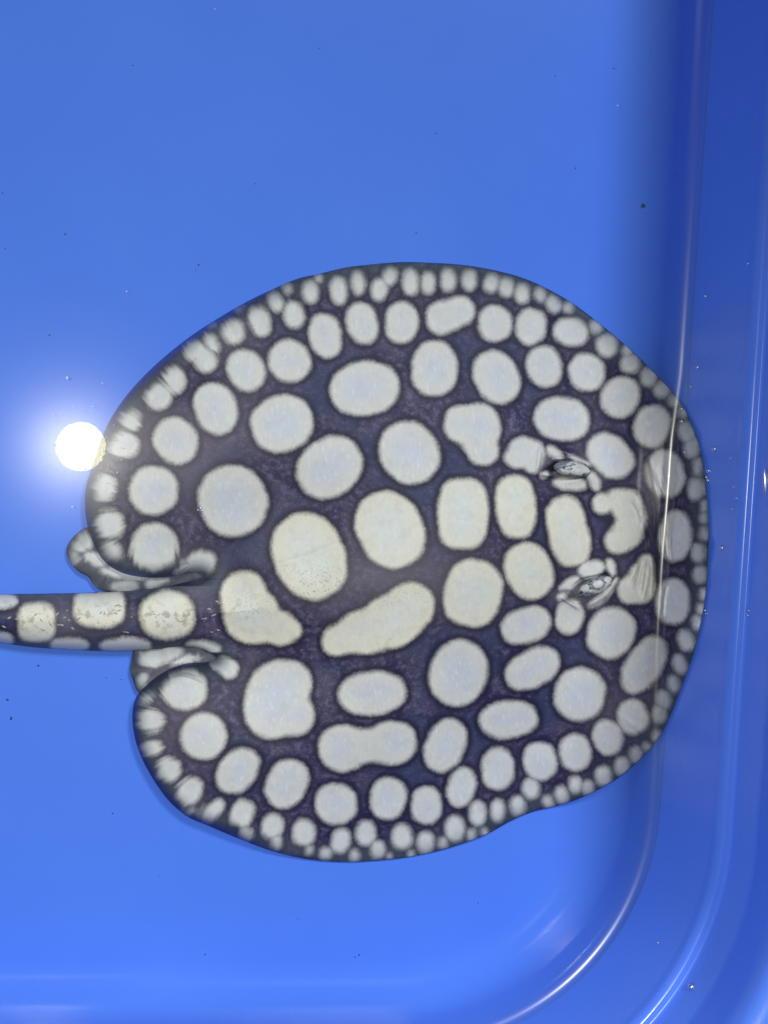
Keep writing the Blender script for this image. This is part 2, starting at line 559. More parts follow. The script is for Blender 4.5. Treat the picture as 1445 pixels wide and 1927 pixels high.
SPOTS = []
for e in [  # big and middle ring, cool
    (531, 797, 61, 55, -15), (438, 942, 67, 70, -30), (406, 768, 41, 51, -20), (463, 697, 35, 42, -30), (545, 679, 40, 42, -35),
    (330, 829, 42, 46, -35), (289, 923, 48, 47, 0), (612, 631, 31, 43, -12), (682, 608, 30, 41, -12), (756, 606, 32, 41, 3),
    (931, 608, 33, 35, 0), (686, 731, 68, 52, -8), (817, 693, 45, 54, 3), (934, 709, 43, 54, -30), (620, 879, 67, 56, -35),
    (770, 852, 56, 63, -35), (999, 614, 29, 36, 5), (1074, 624, 34, 27, 10), (1024, 689, 34, 40, -5), (1104, 700, 35, 36, 0),
    (1167, 747, 36, 41, 30), (1057, 788, 55, 42, 8), (1227, 802, 35, 41, 15), (1148, 857, 50, 38, 40), (1251, 892, 37, 46, -10),
    (1270, 1009, 32, 50, 5), (1265, 1132, 34, 45, 0), (1150, 1191, 46, 50, 30), (990, 1177, 50, 34, -20),
    (1002, 1258, 57, 36, -27), (1091, 1307, 49, 52, 15), (862, 1267, 56, 65, 20), (957, 1354, 57, 36, -6),
    (1191, 1349, 30, 34, -15), (1143, 1388, 29, 34, -20), (1083, 1416, 31, 36, -10), (1016, 1432, 32, 37, -8), (937, 1447, 32, 41, 0),
    (700, 1305, 66, 42, -5), (838, 1403, 38, 54, 22), (632, 1513, 41, 40, 0), (731, 1503, 35, 41, 10), (802, 1516, 30, 36, 0),
    (868, 1482, 27, 39, 15), (348, 1298, 42, 40, 0), (383, 1386, 44, 46, 15), (447, 1451, 36, 49, 40), (539, 1475, 39, 50, 30),
    (290, 1030, 45, 47, 0)]:
    SPOTS.append(S((e[0], e[1], e[2] * .95, e[3] * .95) + tuple(e[4:]), soft=4.2))
SPOTS += [  # odd shapes
    S((829, 598, 26, 30), (869, 585, 24, 27), (849, 592, 24, 28), soft=4.2),
    S((873, 797, 38, 35), (902, 803, 38, 43), (909, 848, 28, 27), (900, 828, 30, 30), soft=4),
    S((1211, 1253, 33, 57, 32), (1228, 1222, 22, 22), soft=4.2),
    S((645, 1409, 45, 43), (738, 1398, 44, 40), (692, 1404, 36, 31), soft=4.2, k=14),
    S((518, 1318, 57, 73, 12), (543, 1287, 43, 43), (555, 1346, 36, 39), soft=4.2, k=10),
    S((981, 846, 24, 23, -20), (998, 852, 26, 26, 10), (974, 862, 26, 18, 12), (1003, 872, 16, 17, 20), soft=4, k=6),
    S((1134, 947, 19, 19), (1160, 940, 20, 18), (1179, 950, 29, 29), (1188, 976, 28, 30), (1180, 1001, 28, 28), (1163, 1019, 25, 22), soft=4, tint=.55, k=7),
    S((1216, 1060, 13, 16), (1207, 1085, 22, 26), (1196, 1108, 34, 27, -10), (1212, 1105, 17, 26), soft=4, tint=.6, k=10),
    S((371, 1066, 34, 24, -28), (384, 1058, 20, 20), (345, 1078, 16, 10, -20), soft=4, tint=.0),
    S((1071, 1164, 25, 29, 5), (1074, 1148, 22, 16), soft=4, tint=.4),
    S((381, 1220, 32, 12, 6), soft=4, tint=0), S((420, 1250, 27, 14, 14), (430, 1262, 14, 14), soft=3, tint=0),
]
SPOTS += [  # along the back: warm
    S((582, 1047, 66, 83, -25), soft=4, tint=1.0), S((734, 997, 60, 73, -30), soft=4, tint=.8, n=2.3),
    S((458, 1123, 44, 47), (474, 1160, 54, 50, 20), (520, 1180, 40, 32, 18), (545, 1185, 22, 17, 10), soft=4, tint=1.0, k=8),
    S((772, 1143, 43, 46, 20), (738, 1168, 58, 50, -25), (690, 1188, 55, 42, -15), (645, 1202, 40, 29, -18), soft=4, tint=.95, k=10),
    S((871, 967, 47, 66, 2), soft=4, tint=.7, n=2.7), S((971, 953, 37, 59, -6), soft=4, tint=.9, n=2.5),
    S((1069, 1000, 37, 66, -12), soft=4, tint=1.1, n=2.7), S((995, 1075, 43, 53, -25), soft=4, tint=.9, n=2.3),
    S((890, 1116, 53, 62, 12), soft=4, tint=.75, n=2.5),
    # tail
    S((69, 1171, 34, 36), soft=4, tint=1.0, n=3.2), S((187, 1143, 48, 38), soft=4, tint=.9, n=2.6),
    S((315, 1158, 50, 46), soft=4.5, tint=1.0), S((4, 1130, 28, 15), soft=3.5, tint=.3), S((2, 1203, 22, 14), soft=3.5, tint=.3),
    S((131, 1215, 37, 15), soft=3.5, tint=.2), S((236, 1216, 48, 16), soft=3.5, tint=.2),
    S((-70, 1160, 34, 34), tint=.9), S((-160, 1150, 40, 28), tint=.9), S((-250, 1145, 30, 22), tint=.8),
]
for e in [  # small, blurred spots of the margin
    (206, 986, 31, 28), (196, 918, 26, 27), (234, 838, 32, 25, -10), (245, 791, 23, 21, 30), (299, 748, 26, 24, -20),
    (328, 715, 23, 29, -20), (387, 676, 24, 26, -20), (368, 660, 22, 20), (398, 645, 14, 22, -30), (439, 623, 23, 26, -25),
    (489, 605, 21, 31, -15), (553, 592, 21, 28, -10), (519, 568, 14, 20, -30), (542, 543, 9, 10), (584, 549, 16, 23, -5),
    (448, 580, 8, 6, -30), (397, 611, 7, 5, -30), (600, 523, 7, 8), (637, 546, 17, 27, -4), (675, 532, 14, 24, -4), (733, 520, 14, 18, 20),
    (714, 544, 17, 22, 10), (773, 530, 17, 27), (806, 532, 14, 22), (843, 526, 15, 23), (884, 527, 15, 21), (924, 532, 15, 19, 10),
    (953, 541, 15, 19), (982, 552, 15, 20), (1016, 554, 11, 14, -10), (1042, 572, 14, 17, -30), (1069, 579, 11, 11), (1121, 615, 12, 12),
    (1142, 651, 22, 23), (1185, 684, 19, 19), (1180, 660, 10, 13), (1222, 710, 16, 17), (1246, 732, 16, 16), (1271, 753, 14, 13),
    (1284, 775, 11, 13), (1291, 814, 15, 22, -20), (1301, 843, 16, 20), (1312, 878, 9, 18), (1310, 921, 17, 22), (1324, 952, 7, 13),
    (1324, 975, 7, 11), (1324, 1004, 8, 14), (1314, 1042, 14, 19), (1316, 1082, 14, 18), (1323, 1118, 7, 11), (1310, 1172, 10, 15), (1318, 1146, 7, 10),
    (1290, 1206, 15, 22, -8), (1279, 1250, 13, 20, -10), (1267, 1288, 12, 18, -10), (1248, 1317, 14, 19, -8), (1240, 1344, 14, 18),
    (1196, 1420, 12, 16, -15), (1218, 1406, 9, 9), (1235, 1385, 8, 12, 20), (1170, 1443, 15, 17), (1135, 1461, 17, 21, -15), (1106, 1482, 12, 14),
    (1082, 1477, 14, 17), (1057, 1496, 14, 18, -15), (1031, 1510, 10, 12, -20), (999, 1485, 17, 21, -10), (974, 1517, 15, 19),
    (936, 1527, 14, 23), (899, 1530, 17, 25), (912, 1566, 7, 7), (641, 1583, 19, 25, 15), (688, 1568, 20, 25), (711, 1600, 14, 18),
    (667, 1611, 10, 12), (612, 1607, 12, 12), (756, 1575, 21, 26), (801, 1586, 16, 21), (773, 1609, 6, 7), (733, 1614, 5, 6),
    (856, 1560, 20, 27), (834, 1587, 9, 11), (887, 1573, 9, 12), (283, 1356, 29, 23), (273, 1314, 15, 12), (286, 1409, 22, 15, -10),
    (318, 1449, 23, 24, 20), (357, 1489, 24, 30, 30), (358, 1529, 13, 7, -20), (400, 1526, 14, 29, 50), (456, 1532, 23, 29, 20),
    (463, 1571, 14, 14), (513, 1556, 23, 26, 10), (520, 1584, 12, 15), (572, 1567, 24, 27), (582, 1601, 8, 9)]:
    SPOTS.append(S((e[0], e[1], e[2] * .88, e[3] * .90) + tuple(e[4:]), soft=6.0, tint=0.1))
SPOTS += [S((208, 1038, 18, 17), soft=8, tint=.1),
          # around the eyes
          S((1043, 852, 18, 9, 38), soft=3.6, tint=.3), S((1071, 910, 31, 11, 6), soft=3.6, tint=.4, n=2.6), S((1118, 906, 9, 19, -18), soft=3.6, tint=.4),
          S((1025, 893, 8, 6, -30), soft=3, tint=0), S((1091, 866, 22, 3, 22), soft=3, tint=0),
          S((1112, 1071, 26, 15, -14), soft=3.8, tint=.1), S((1150, 1069, 8, 17, -16), soft=3.6, tint=.2), S((1072, 1098, 22, 8, -32), soft=3.6, tint=.1),
          S((1152, 1103, 5, 20, 32), (1138, 1121, 5, 16, 45), (1118, 1135, 15, 6, -32), soft=3.6, tint=.2),
          S((1060, 1120, 12, 6, -30), (1082, 1132, 10, 5, 20), soft=3.5, tint=0)]

EYE_SPOTS = {
    0: [S((1060, 888, 13, 4.5, -6), soft=1.2, tint=.2), S((1087, 887, 12, 6.5), soft=1.2, tint=.3), S((1104, 885, 6, 6), soft=1.2, tint=.3),
        S((1074, 871, 8, 2.8, -30), soft=1.0, tint=.2), S((1084, 872, 9, 2.6, 32), soft=1.0, tint=.2), S((1095, 877, 9, 2.6, 28), soft=1.0, tint=.1),
        S((1077, 879, 14, 2.0, -10), soft=1.0, tint=.1)],
    1: [S((1125, 1099, 10, 8), soft=1.2, tint=.3), S((1144, 1090, 7, 5, -20), soft=1.2, tint=.3), S((1101, 1106, 8, 7, -20), soft=1.4, tint=0),
        S((1119, 1113, 10, 2.6, 12), soft=1.0, tint=.2), S((1134, 1109, 9, 2.4, -30), soft=1.0, tint=.2), S((1143, 1100, 7, 2.2, -40), soft=1.0, tint=.3)],
}


def pigment(px, py, spots, reach=45.0):
    sd = np.full(len(px), 60.0); soft = np.full(len(px), 4.0); tint = np.full(len(px), .2)
    for sp in spots:
        xs = [(e[0] - max(e[2], e[3]) - reach, e[0] + max(e[2], e[3]) + reach) for e in sp['e']]
        ys = [(e[1] - max(e[2], e[3]) - reach, e[1] + max(e[2], e[3]) + reach) for e in sp['e']]
        idx = np.nonzero((px > min(a for a, b in xs)) & (px < max(b for a, b in xs)) &
                         (py > min(a for a, b in ys)) & (py < max(b for a, b in ys)))[0]
        if not len(idx):
            continue
        d = None
        for (cx, cy, a, b, th) in sp['e']:
            c, s = math.cos(math.radians(th)), math.sin(math.radians(th))
            dx = px[idx] - cx; dy = py[idx] - cy
            x = dx * c + dy * s; y = -dx * s + dy * c
            nn = sp['n']
            r = (np.abs(x / a) ** nn + np.abs(y / b) ** nn) ** (1 / nn)
            g = np.hypot(x / (a * a), y / (b * b)) / np.maximum(np.hypot(x / a, y / b), 1e-6)
            e = (r - 1) / np.maximum(g, 1 / (1.3 * max(a, b)))
            if d is None:
                d = e
            else:
                h = np.clip(.5 + .5 * (d - e) / sp['k'], 0, 1)
                d = d * (1 - h) + e * h - sp['k'] * h * (1 - h)
        mk = d < sd[idx]
        sd[idx[mk]] = d[mk]
        w = idx[d < 25]; dw = d[d < 25]
        near = dw <= sd[w] + 1e-9
        soft[w[near]] = sp['soft']; tint[w[near]] = sp['tint']
    return sd, soft, tint


def sstep(x, a, b):
    t = np.clip((x - a) / (b - a), 0, 1)
    return t * t * (3 - 2 * t)


def noise1(s, seed, scale, octaves=3):
    r = np.zeros_like(s); amp = 1.0
    for o in range(octaves):
        g = np.random.default_rng(seed + o).uniform(-1, 1, 4096)
        x = s / scale; i = np.floor(x).astype(int); t = x - i; t = t * t * (3 - 2 * t)
        r += amp * (g[i % 4096] * (1 - t) + g[(i + 1) % 4096] * t)
        amp *= .5; scale *= .5
    return r


def noise2(x, y, seed, scale):
    g = np.random.default_rng(seed).uniform(-1, 1, (256, 256))
    u = x / scale; v = y / scale
    i = np.floor(u).astype(int); j = np.floor(v).astype(int)
    a = u - i; b = v - j; a = a * a * (3 - 2 * a); b = b * b * (3 - 2 * b)
    i %= 256; j %= 256; i2 = (i + 1) % 256; j2 = (j + 1) % 256
    return (g[i, j] * (1 - a) + g[i2, j] * a) * (1 - b) + (g[i, j2] * (1 - a) + g[i2, j2] * a) * b


# folds in the skin: polylines in photograph pixels, half-width, height (m)
FOLDS = [
    ([(1214, 858), (1222, 900), (1229, 950), (1232, 985), (1230, 1030), (1236, 1070), (1232, 1120)], 6, -.0022),
    ([(1221, 860), (1231, 905), (1238, 950), (1239, 1000), (1240, 1050), (1239, 1090)], 4, .0013),
    ([(1216, 985), (1226, 1005), (1231, 1030), (1231, 1052)], 3.2, .0014),
    ([(1210, 985), (1219, 1010), (1222, 1040)], 3, -.0016),
    ([(1205, 905), (1209, 940), (1207, 975)], 3, -.0008),
    ([(1232, 880), (1240, 905), (1250, 932)], 3, .0010), ([(1226, 890), (1234, 912), (1242, 930)], 2.6, -.0010),
    ([(1241, 872), (1249, 900), (1258, 930)], 3, -.0008), ([(1247, 980), (1245, 1010), (1247, 1045)], 3, -.0011),
    ([(1254, 975), (1252, 1010), (1256, 1050)], 3, .0010), ([(1262, 1010), (1261, 1035), (1264, 1055)], 2.4, -.0007),
    ([(1247, 1105), (1243, 1130), (1241, 1155)], 3, -.0011), ([(1255, 1100), (1250, 1130), (1248, 1162)], 3, .0009),
    ([(1200, 1062), (1192, 1080), (1184, 1096)], 2.6, -.0011), ([(1213, 1060), (1209, 1090), (1205, 1118)], 2.6, -.0012),
    ([(1208, 1060), (1201, 1085), (1195, 1105)], 3, .0009), ([(1221, 1068), (1217, 1100), (1209, 1128)], 2.6, -.0012),
    ([(1186, 945), (1198, 965), (1203, 985)], 3, -.0006), ([(1196, 930), (1207, 950)], 2.6, -.0006),
    # creases by the pelvic fins
    ([(300, 1092), (322, 1082), (342, 1068), (353, 1063)], 3.5, -.0030), ([(318, 1097), (340, 1082), (358, 1066)], 4, .0012),
    ([(345, 1252), (372, 1248), (390, 1243), (396, 1238)], 3.5, -.0024), ([(330, 1268), (350, 1264), (372, 1272)], 3, .0010),
    ([(318, 1280), (345, 1275), (380, 1288)], 3, -.0008), ([(340, 1222), (368, 1229), (392, 1232)], 4, .0010),
    # step across the pale spot over the hips
    ([(512, 1066), (560, 1052), (606, 1036), (648, 1018)], 6, -.0006),
    ([(566, 1186), (590, 1180), (612, 1180)], 7, -.0006),
    # lids
    ([(1014, 897), (1030, 900), (1050, 902), (1080, 899), (1104, 895)], 3.0, -.0022),
    ([(1040, 862), (1060, 862), (1085, 862), (1105, 874), (1116, 888)], 3.0, .0016),
    ([(1030, 886), (1040, 879), (1052, 869)], 5.0, -.0040),
    ([(1078, 1105), (1096, 1092), (1120, 1086), (1146, 1080)], 3.0, -.0022),
    ([(1160, 1086), (1150, 1106), (1136, 1122), (1106, 1140)], 3.5, .0016),
    ([(1060, 1114), (1070, 1122), (1084, 1132)], 5.0, -.0038), ([(1056, 1124), (1072, 1134), (1090, 1146)], 3.0, .0012),
    ([(1016, 846), (1014, 866), (1010, 888)], 3.0, -.0014),
]
EYES = [((1077, 883), 36, 15, 8), ((1119, 1104), 36, 16, -24)]


def _dome_field():
    g = 10.0
    gx, gy = np.meshgrid(np.arange(-200, 1460, g), np.arange(440, 1700, g))
    d, _ = poly_dist(gx.ravel(), gy.ravel(), OUT)
    f = sstep(np.maximum(d, 0), 0, 430).reshape(gx.shape) ** .9
    for _ in range(40):
        p = np.pad(f, 1, mode='edge')
        f = (p[:-2, 1:-1] + p[2:, 1:-1] + p[1:-1, :-2] + p[1:-1, 2:] + 2 * f) / 6
    return f


DOME = _dome_field()


def thickness(px, py, d, s):
    """height of the back above the surface the ray lies on, from pixel place, edge distance, arc length"""
    tail = 1 - sstep(px, 250, 470)
    w = 54.0
    rt = np.sqrt(np.clip(1 - (1 - np.clip(d / w, 0, 1)) ** 2, 0, 1))
    t_tail = .0015 + .0115 * rt
    wall = sstep(px, 1080, 1290)
    lo_ = sstep(px, 330, 620)
    lift = ((.0055 * (1 - lo_) + .0015 * lo_) + .0010 * noise1(s, 3, 160, 1) * (1 - sstep(d, 20, 100))) * (1 - wall) + .0008 * wall
    dome = .0010 * (1 - np.exp(-np.maximum(d, 0) / 4.0)) + .0165 * bilinear(DOME, (px + 200) / 10.0, (py - 440) / 10.0) * sstep(d, 0, 90) * (1 - .55 * wall)
    # raised back from the head to the root of the tail
    ax = np.clip((px - 300) / 850, 0, 1)
    ay = 1165 + (985 - 1165) * ax
    lat = (py - ay) / (70 + 90 * ax)
    ridge = .0052 * np.exp(-lat ** 2) * sstep(d, 20, 150) * (1 - sstep(px, 1060, 1230))
    t_disc = lift + dome + ridge
    T = t_disc * (1 - tail * (np.abs(py - 1165) < 75)) + t_tail * tail * (np.abs(py - 1165) < 75)
    isl = (tail > 0) & (np.abs(py - 1165) < 75)
    T = np.where(isl, T, t_disc)
    lift = np.where(isl, lift * (1 - tail) + .0014 * tail, lift)
    T = T + .00035 * noise2(px, py, 11, 60) * sstep(d, 10, 80)
    # fin-ray ripple of the margin
    T = T + .00055 * noise1(s, 5, 26, 2) * (1 - sstep(d, 12, 110)) * sstep(d, 0, 6) * (1 - tail)
    for (c, a, b, th), h in zip(((EYES[0][0], 60, 36, 8), (EYES[1][0], 60, 36, -24)), (.0042, .0042)):
        cs, sn = math.cos(math.radians(th)), math.sin(math.radians(th))
        x = (px - c[0]) * cs + (py - c[1]) * sn; y = -(px - c[0]) * sn + (py - c[1]) * cs
        T = T + h * np.exp(-((x / a) ** 2 + (y / b) ** 2) * 1.4)
    return T, lift


def fold_height(px, py):
    r = np.zeros_like(px)
    for pts, w, h in FOLDS:
        p = catmull(pts, 5.0, closed=False)
        x0, y0 = p.min(0) - 4 * w; x1, y1 = p.max(0) + 4 * w
        idx = np.nonzero((px > x0) & (px < x1) & (py > y0) & (py < y1))[0]
        if not len(idx):
            continue
        d, sa = poly_dist(px[idx], py[idx], p, closed=False)
        L = sa.max() if len(sa) else 1
        fade = np.clip(np.minimum(sa, L - sa) / 12 + .3, 0, 1)
        r[idx] += h * np.exp(-(d / w) ** 2) * fade
    return r


def shell(px, py, d, s, faces, T, lift, voff):
    """closed skin: back at T, belly at lift, welded at the rim"""
    top = on_tub(px, py, T)
    bt = np.where(d > 0, np.minimum(lift * np.exp(-np.maximum(d, 0) / 60) + .0006, T - .0002), T)
    rim = d <= 1e-6
    bot = on_tub(px, py, bt)
    n = len(px)
    inner = np.nonzero(~rim)[0]
    mp = np.arange(n); mp[inner] = n + np.arange(len(inner))
    V = np.concatenate([top, bot[inner]])
    F = [tuple(voff + i for i in f) for f in faces] + [tuple(voff + int(mp[i]) for i in reversed(f)) for f in faces]
    return V, F, inner


# ---- body
px, py, d, s, faces = grid_fill(OUT, 2.0)
T, lift = thickness(px, py, d, s)
T = T + fold_height(px, py)
T = np.maximum(T, lift + .00015 * (d > 1e-6))
V0, F0, inn0 = shell(px, py, d, s, faces, T, lift, 0)
sd, soft, tint = pigment(px, py, SPOTS)
left = 1 - sstep(px, 320, 620)
# pigment drawn out along the fin rays near the margin
marg = (1 - sstep(d, 25, 95)) * (.45 + .55 * left) * (px > 150) * (.25 + .75 * sstep(np.abs(py - 1165), 60, 130))
sd = sd + noise1(s, 21, 7.0, 2) * (1.2 + 3.2 * left) * marg
soft = np.where(soft > 5.5, soft * 1.3, soft * 1.6) + 1.5 * marg
grey = np.clip(np.exp(-(((px - 745) / 190) ** 2 + ((py - 1090) / 75) ** 2)) * .7
               + .5 * left * sstep(noise2(px, py, 31, 90), -.6, .8)  # left side greyed: haze of the flash glare put into the skin colour
               + .45 * np.exp(-(((px - 1180) / 70) ** 2 + ((py - 1340) / 60) ** 2)), 0, 1)
thin = np.clip(left * 1.0 + .4, 0, 1) * (np.abs(py - 1165) > 62)
pore = np.exp(-(((px - 600) / 75) ** 2 + ((py - 1100) / 42) ** 2)) * 1.0 + .9 * np.exp(-(((px - 465) / 40) ** 2 + ((py - 1142) / 26) ** 2)) \
    + .5 * np.exp(-(((px - 700) / 120) ** 2 + ((py - 1120) / 30) ** 2))
shade_mark = np.zeros(len(px))  # shade of openings, folds and creases painted dark, plus one real dark mark
for (hx, hy, ha, hb, ht, hv) in [(1039, 879, 12, 5, -30, 1.0), (1070, 1122, 11, 4.5, 30, .9), (1143, 981, 13, 10, 0, .75),
                                 (1027, 897, 20, 2.6, 4, .5), (1230, 1000, 5, 60, 2, .35), (337, 1074, 18, 4, -35, .7), (388, 1244, 10, 3.5, -20, .8)]:
    c_, s_ = math.cos(math.radians(ht)), math.sin(math.radians(ht))
    u_ = ((px - hx) * c_ + (py - hy) * s_) / ha; v_ = (-(px - hx) * s_ + (py - hy) * c_) / hb
    shade_mark = np.maximum(shade_mark, hv * np.exp(-(u_ * u_ + v_ * v_)))
for (hx, hy, hr, hv) in [(1022, 862, 15, .9), (1078, 1130, 22, .9), (1048, 1122, 14, .5), (1095, 868, 22, .6), (1120, 1120, 26, .6), (1090, 1092, 20, .5), (1060, 895, 26, .5), (1128, 900, 14, .5)]:
    grey = np.clip(grey + hv * np.exp(-((px - hx) ** 2 + (py - hy) ** 2) / hr ** 2), 0, 1)
mott = np.clip(.75 * (1 - sstep(px, 350, 400)) * np.exp(-((py - 1163) / 26) ** 2) + .45 * np.exp(-(((px - 462) / 36) ** 2 + ((py - 1145) / 20) ** 2))
               + .35 * np.exp(-(((px - 735) / 24) ** 2 + ((py - 1208) / 14) ** 2)), 0, 1)
A = dict(sd=sd, soft=soft, tint=tint, edge=np.where(np.abs(py - 1165) < 62, np.where(px < 400, d + 20, d), d), grey=grey, thin=thin, pore=pore, shade_mark=shade_mark, mott=mott)
att = {k: np.concatenate([v, v[inn0]]) for k, v in A.items()}

# ---- pelvic fins, growing out from under the lobes beside the tail
FINS = [
    (catmull([(168, 992), (140, 1008), (126, 1030), (129, 1052), (148, 1076), (166, 1086), (178, 1103), (192, 1112), (250, 1113),
              (330, 1108), (385, 1098), (400, 1070), (380, 1045), (300, 1050), (220, 1030)], 4),
     [S((156, 1023, 20, 17, -20), soft=6, tint=0), S((182, 1051, 22, 11, 20), soft=5, tint=0), S((222, 1078, 32, 9, 8), soft=5, tint=0),
      S((232, 1104, 24, 8, -3), soft=5, tint=0), S((296, 1097, 20, 7, -14), soft=5, tint=0), S((140, 1048, 10, 12), soft=6, tint=0), S((252, 1080, 22, 7, 8), soft=5, tint=0)], .0026),
    (catmull([(252, 1222), (248, 1240), (245, 1262), (250, 1280), (258, 1300), (278, 1312), (330, 1290), (390, 1268), (425, 1235),
              (400, 1208), (340, 1205), (290, 1212)], 4),
     [S((288, 1238, 26, 16, -20), (320, 1230, 22, 12, -20), soft=6, tint=0), S((268, 1282, 10, 14, 20), soft=6, tint=0), S((350, 1242, 26, 5, -16), soft=5, tint=0)], .0030)]
VV = [V0]; FF = list(F0); off = len(V0)
for k, (fo, fsp, fz) in enumerate(FINS):
    fx, fy, fd, fs, ff = grid_fill(fo, 2.0)
    rip = .0006 * np.sin(fs / 9.0 + k) + .0004 * noise1(fs, 40 + k, 22, 2)
    Tf = fz + .0006 * (1 - np.exp(-fd / 3)) + rip * (1 - sstep(fd, 8, 60)) * sstep(fd, 0, 4) + .0004 * noise2(fx, fy, 50 + k, 22) * sstep(fd, 0, 20)
    fl = np.full(len(fx), fz)
    if k == 0:
        Tf += .0014 * np.exp(-((fx + fy * .2 - 430) / 60) ** 2) * 0
    Tf = np.where(fd > 1e-6, Tf, fz)
    Vf, Ffa, innf = shell(fx, fy, fd, fs, ff, Tf, fl, off)
    VV.append(Vf); FF += Ffa; off += len(Vf)
    fsd, fso, fti = pigment(fx, fy, fsp)
    fsd = np.minimum(fsd - .5, 9.0)
    Af = dict(sd=fsd + 3 * noise1(fs, 60, 12, 2), soft=fso + 2, tint=fti, edge=fd, grey=np.full(len(fx), .75), thin=np.full(len(fx), .55), pore=np.zeros(len(fx)), shade_mark=np.zeros(len(fx)), mott=np.zeros(len(fx)))
    for q in att:
        att[q] = np.concatenate([att[q], Af[q], Af[q][innf]])
V = np.concatenate(VV)

ray = bpy.data.objects.new('stingray', None); COL.objects.link(ray)
ctr = on_tub(np.array([745.]), np.array([1060.]), .0)[0]
ray.location = ctr
tag(ray, 'round black freshwater stingray covered in cream spots, snout bent up the tub wall', 'stingray')


def local(Vw):
    return np.asarray(Vw) - ctr


add_mesh('body', local(V), FF, SKIN, ray, attrs=att)

# ---- eyes: raised, pattern-skinned domes between the lids
for k, ((ex, ey), a, b, th) in enumerate(EYES):
    cs, sn = math.cos(math.radians(th)), math.sin(math.radians(th))
    tt = np.linspace(0, 2 * np.pi, 60, endpoint=False)
    poly = np.stack([ex + a * np.cos(tt) * cs - b * np.sin(tt) * sn, ey + a * np.cos(tt) * sn + b * np.sin(tt) * cs], 1)
    gx, gy, gd, gs, gf = grid_fill(poly, 0.9)
    bd, bs = poly_dist(gx, gy, OUT)
    Tb, _ = thickness(gx, gy, bd, bs)
    x = ((gx - ex) * cs + (gy - ey) * sn) / a; y = (-(gx - ex) * sn + (gy - ey) * cs) / b
    r2 = np.clip(x * x + y * y, 0, 1)
    Te = Tb - .0010 + .0042 * np.sqrt(1 - r2) + .00025 * noise2(gx, gy, 70 + k, 5)
    esd, eso, eti = pigment(gx, gy, EYE_SPOTS[k])
    Ae = dict(sd=esd, soft=eso, tint=eti, edge=np.full(len(gx), 200.), grey=.25 + .3 * noise2(gx, gy, 80, 7), thin=np.zeros(len(gx)), pore=np.zeros(len(gx)), shade_mark=np.zeros(len(gx)), mott=np.zeros(len(gx)))
    P = on_tub(gx, gy, Te)
    add_mesh('eye', local(P), gf, EYESKIN, ray, attrs=Ae)

# ---- small thorns on the tail and hip
tv, tf = [], []
TH = [(315 + random.gauss(0, 26), 1160 + random.gauss(0, 18)) for _ in range(5)]
TH += [(245 + random.uniform(-25, 25), 1168 + random.uniform(-34, 34)) for _ in range(9)]
TH += [(125 + random.uniform(-20, 20), 1172 + random.uniform(-26, 26)) for _ in range(9)]
TH += [(70 + random.gauss(0, 18), 1170 + random.gauss(0, 16)) for _ in range(6)]
TH += [(395 + random.uniform(-35, 25), 1150 + random.uniform(-40, 40)) for _ in range(11)]
TH += [(185 + random.gauss(0, 22), 1148 + random.gauss(0, 12)) for _ in range(5)] + [(10 + random.gauss(0, 14), 1165 + random.gauss(0, 14)) for _ in range(5)]
tx = np.array([t[0] for t in TH]); ty = np.array([t[1] for t in TH])
td, ts = poly_dist(tx, ty, OUT)
tT, _ = thickness(tx, ty, td, ts)
root = on_tub(tx, ty, tT - .0002)
for i in range(len(tx)):
    L = random.uniform(.0010, .0020); ang = math.pi + random.gauss(0, .3) + (0.35 if ty[i] > 1168 else -.35) * -1
    dx, dy = math.cos(ang), math.sin(ang)
    w = random.uniform(.00035, .0006); b0 = len(tv)
    r = root[i]
    tv += [(r[0] - dy * w, r[1] + dx * w, r[2]), (r[0] + dy * w, r[1] - dx * w, r[2]), (r[0] - dx * w * 2, r[1] - dy * w * 2, r[2]),
           (r[0] + dx * L * .2, r[1] + dy * L * .2, r[2] + w * 1.0), (r[0] + dx * L, r[1] + dy * L, r[2] + w * .6)]
    tf += [(b0, b0 + 3, b0 + 4), (b0 + 1, b0 + 4, b0 + 3), (b0 + 2, b0 + 3, b0), (b0 + 2, b0 + 1, b0 + 3), (b0, b0 + 4, b0 + 1)]
tag(add_mesh('thorns', local(np.array(tv)), tf, THORN, ray), label='small pale thorns along the top of the tail', kind='stuff')

# ------------------------------------------------------------------ the water
P, Nn = contour(60, 120)
# keep only where the surface meets wall or snout
wp = np.concatenate([P, np.full((len(P), 1), WATER_Z)], 1)
con = np.zeros(len(P))
for it in range(3):
    q = wp.copy(); q[:, :2] = P + Nn * con[:, None]
    qx, qy = project(q)
    qd, qs = poly_dist(qx, qy, OUT)
    qT, _ = thickness(qx, qy, qd, qs)
    con = np.where((qd > 0) & (qx > 1100), -qT / CD, 0.0)
con = np.convolve(np.concatenate([con[-2:], con, con[:2]]), np.ones(5) / 5, 'valid')
ring_u = [-.012, -.006, -.0042, -.0031, -.0023, -.0016, -.0010, -.0005, 0.0002]
wv, wf = [], []
for u in ring_u:
    h = .0028 * math.exp(u / .0018) if u > -.01 else 0.0
    for i in range(len(P)):
        uu = u + con[i] * math.exp((u + .0) / .006)
        uu += h * DRAFT * .9
        p = P[i] + Nn[i] * uu
        wv.append((p[0], p[1], WATER_Z + h))
n = len(P)
for k in range(len(ring_u) - 1):
    for i in range(n):
        j = (i + 1) % n
        wf.append((k * n + i, k * n + j, (k + 1) * n + j, (k + 1) * n + i))
wv.append((CEN[0], CEN[1], WATER_Z))
for i in range(n):
    wf.append((len(wv) - 1, (i + 1) % n, i))
rimw = [min(1.0, (v[2] - WATER_Z) / .0004) for v in wv]
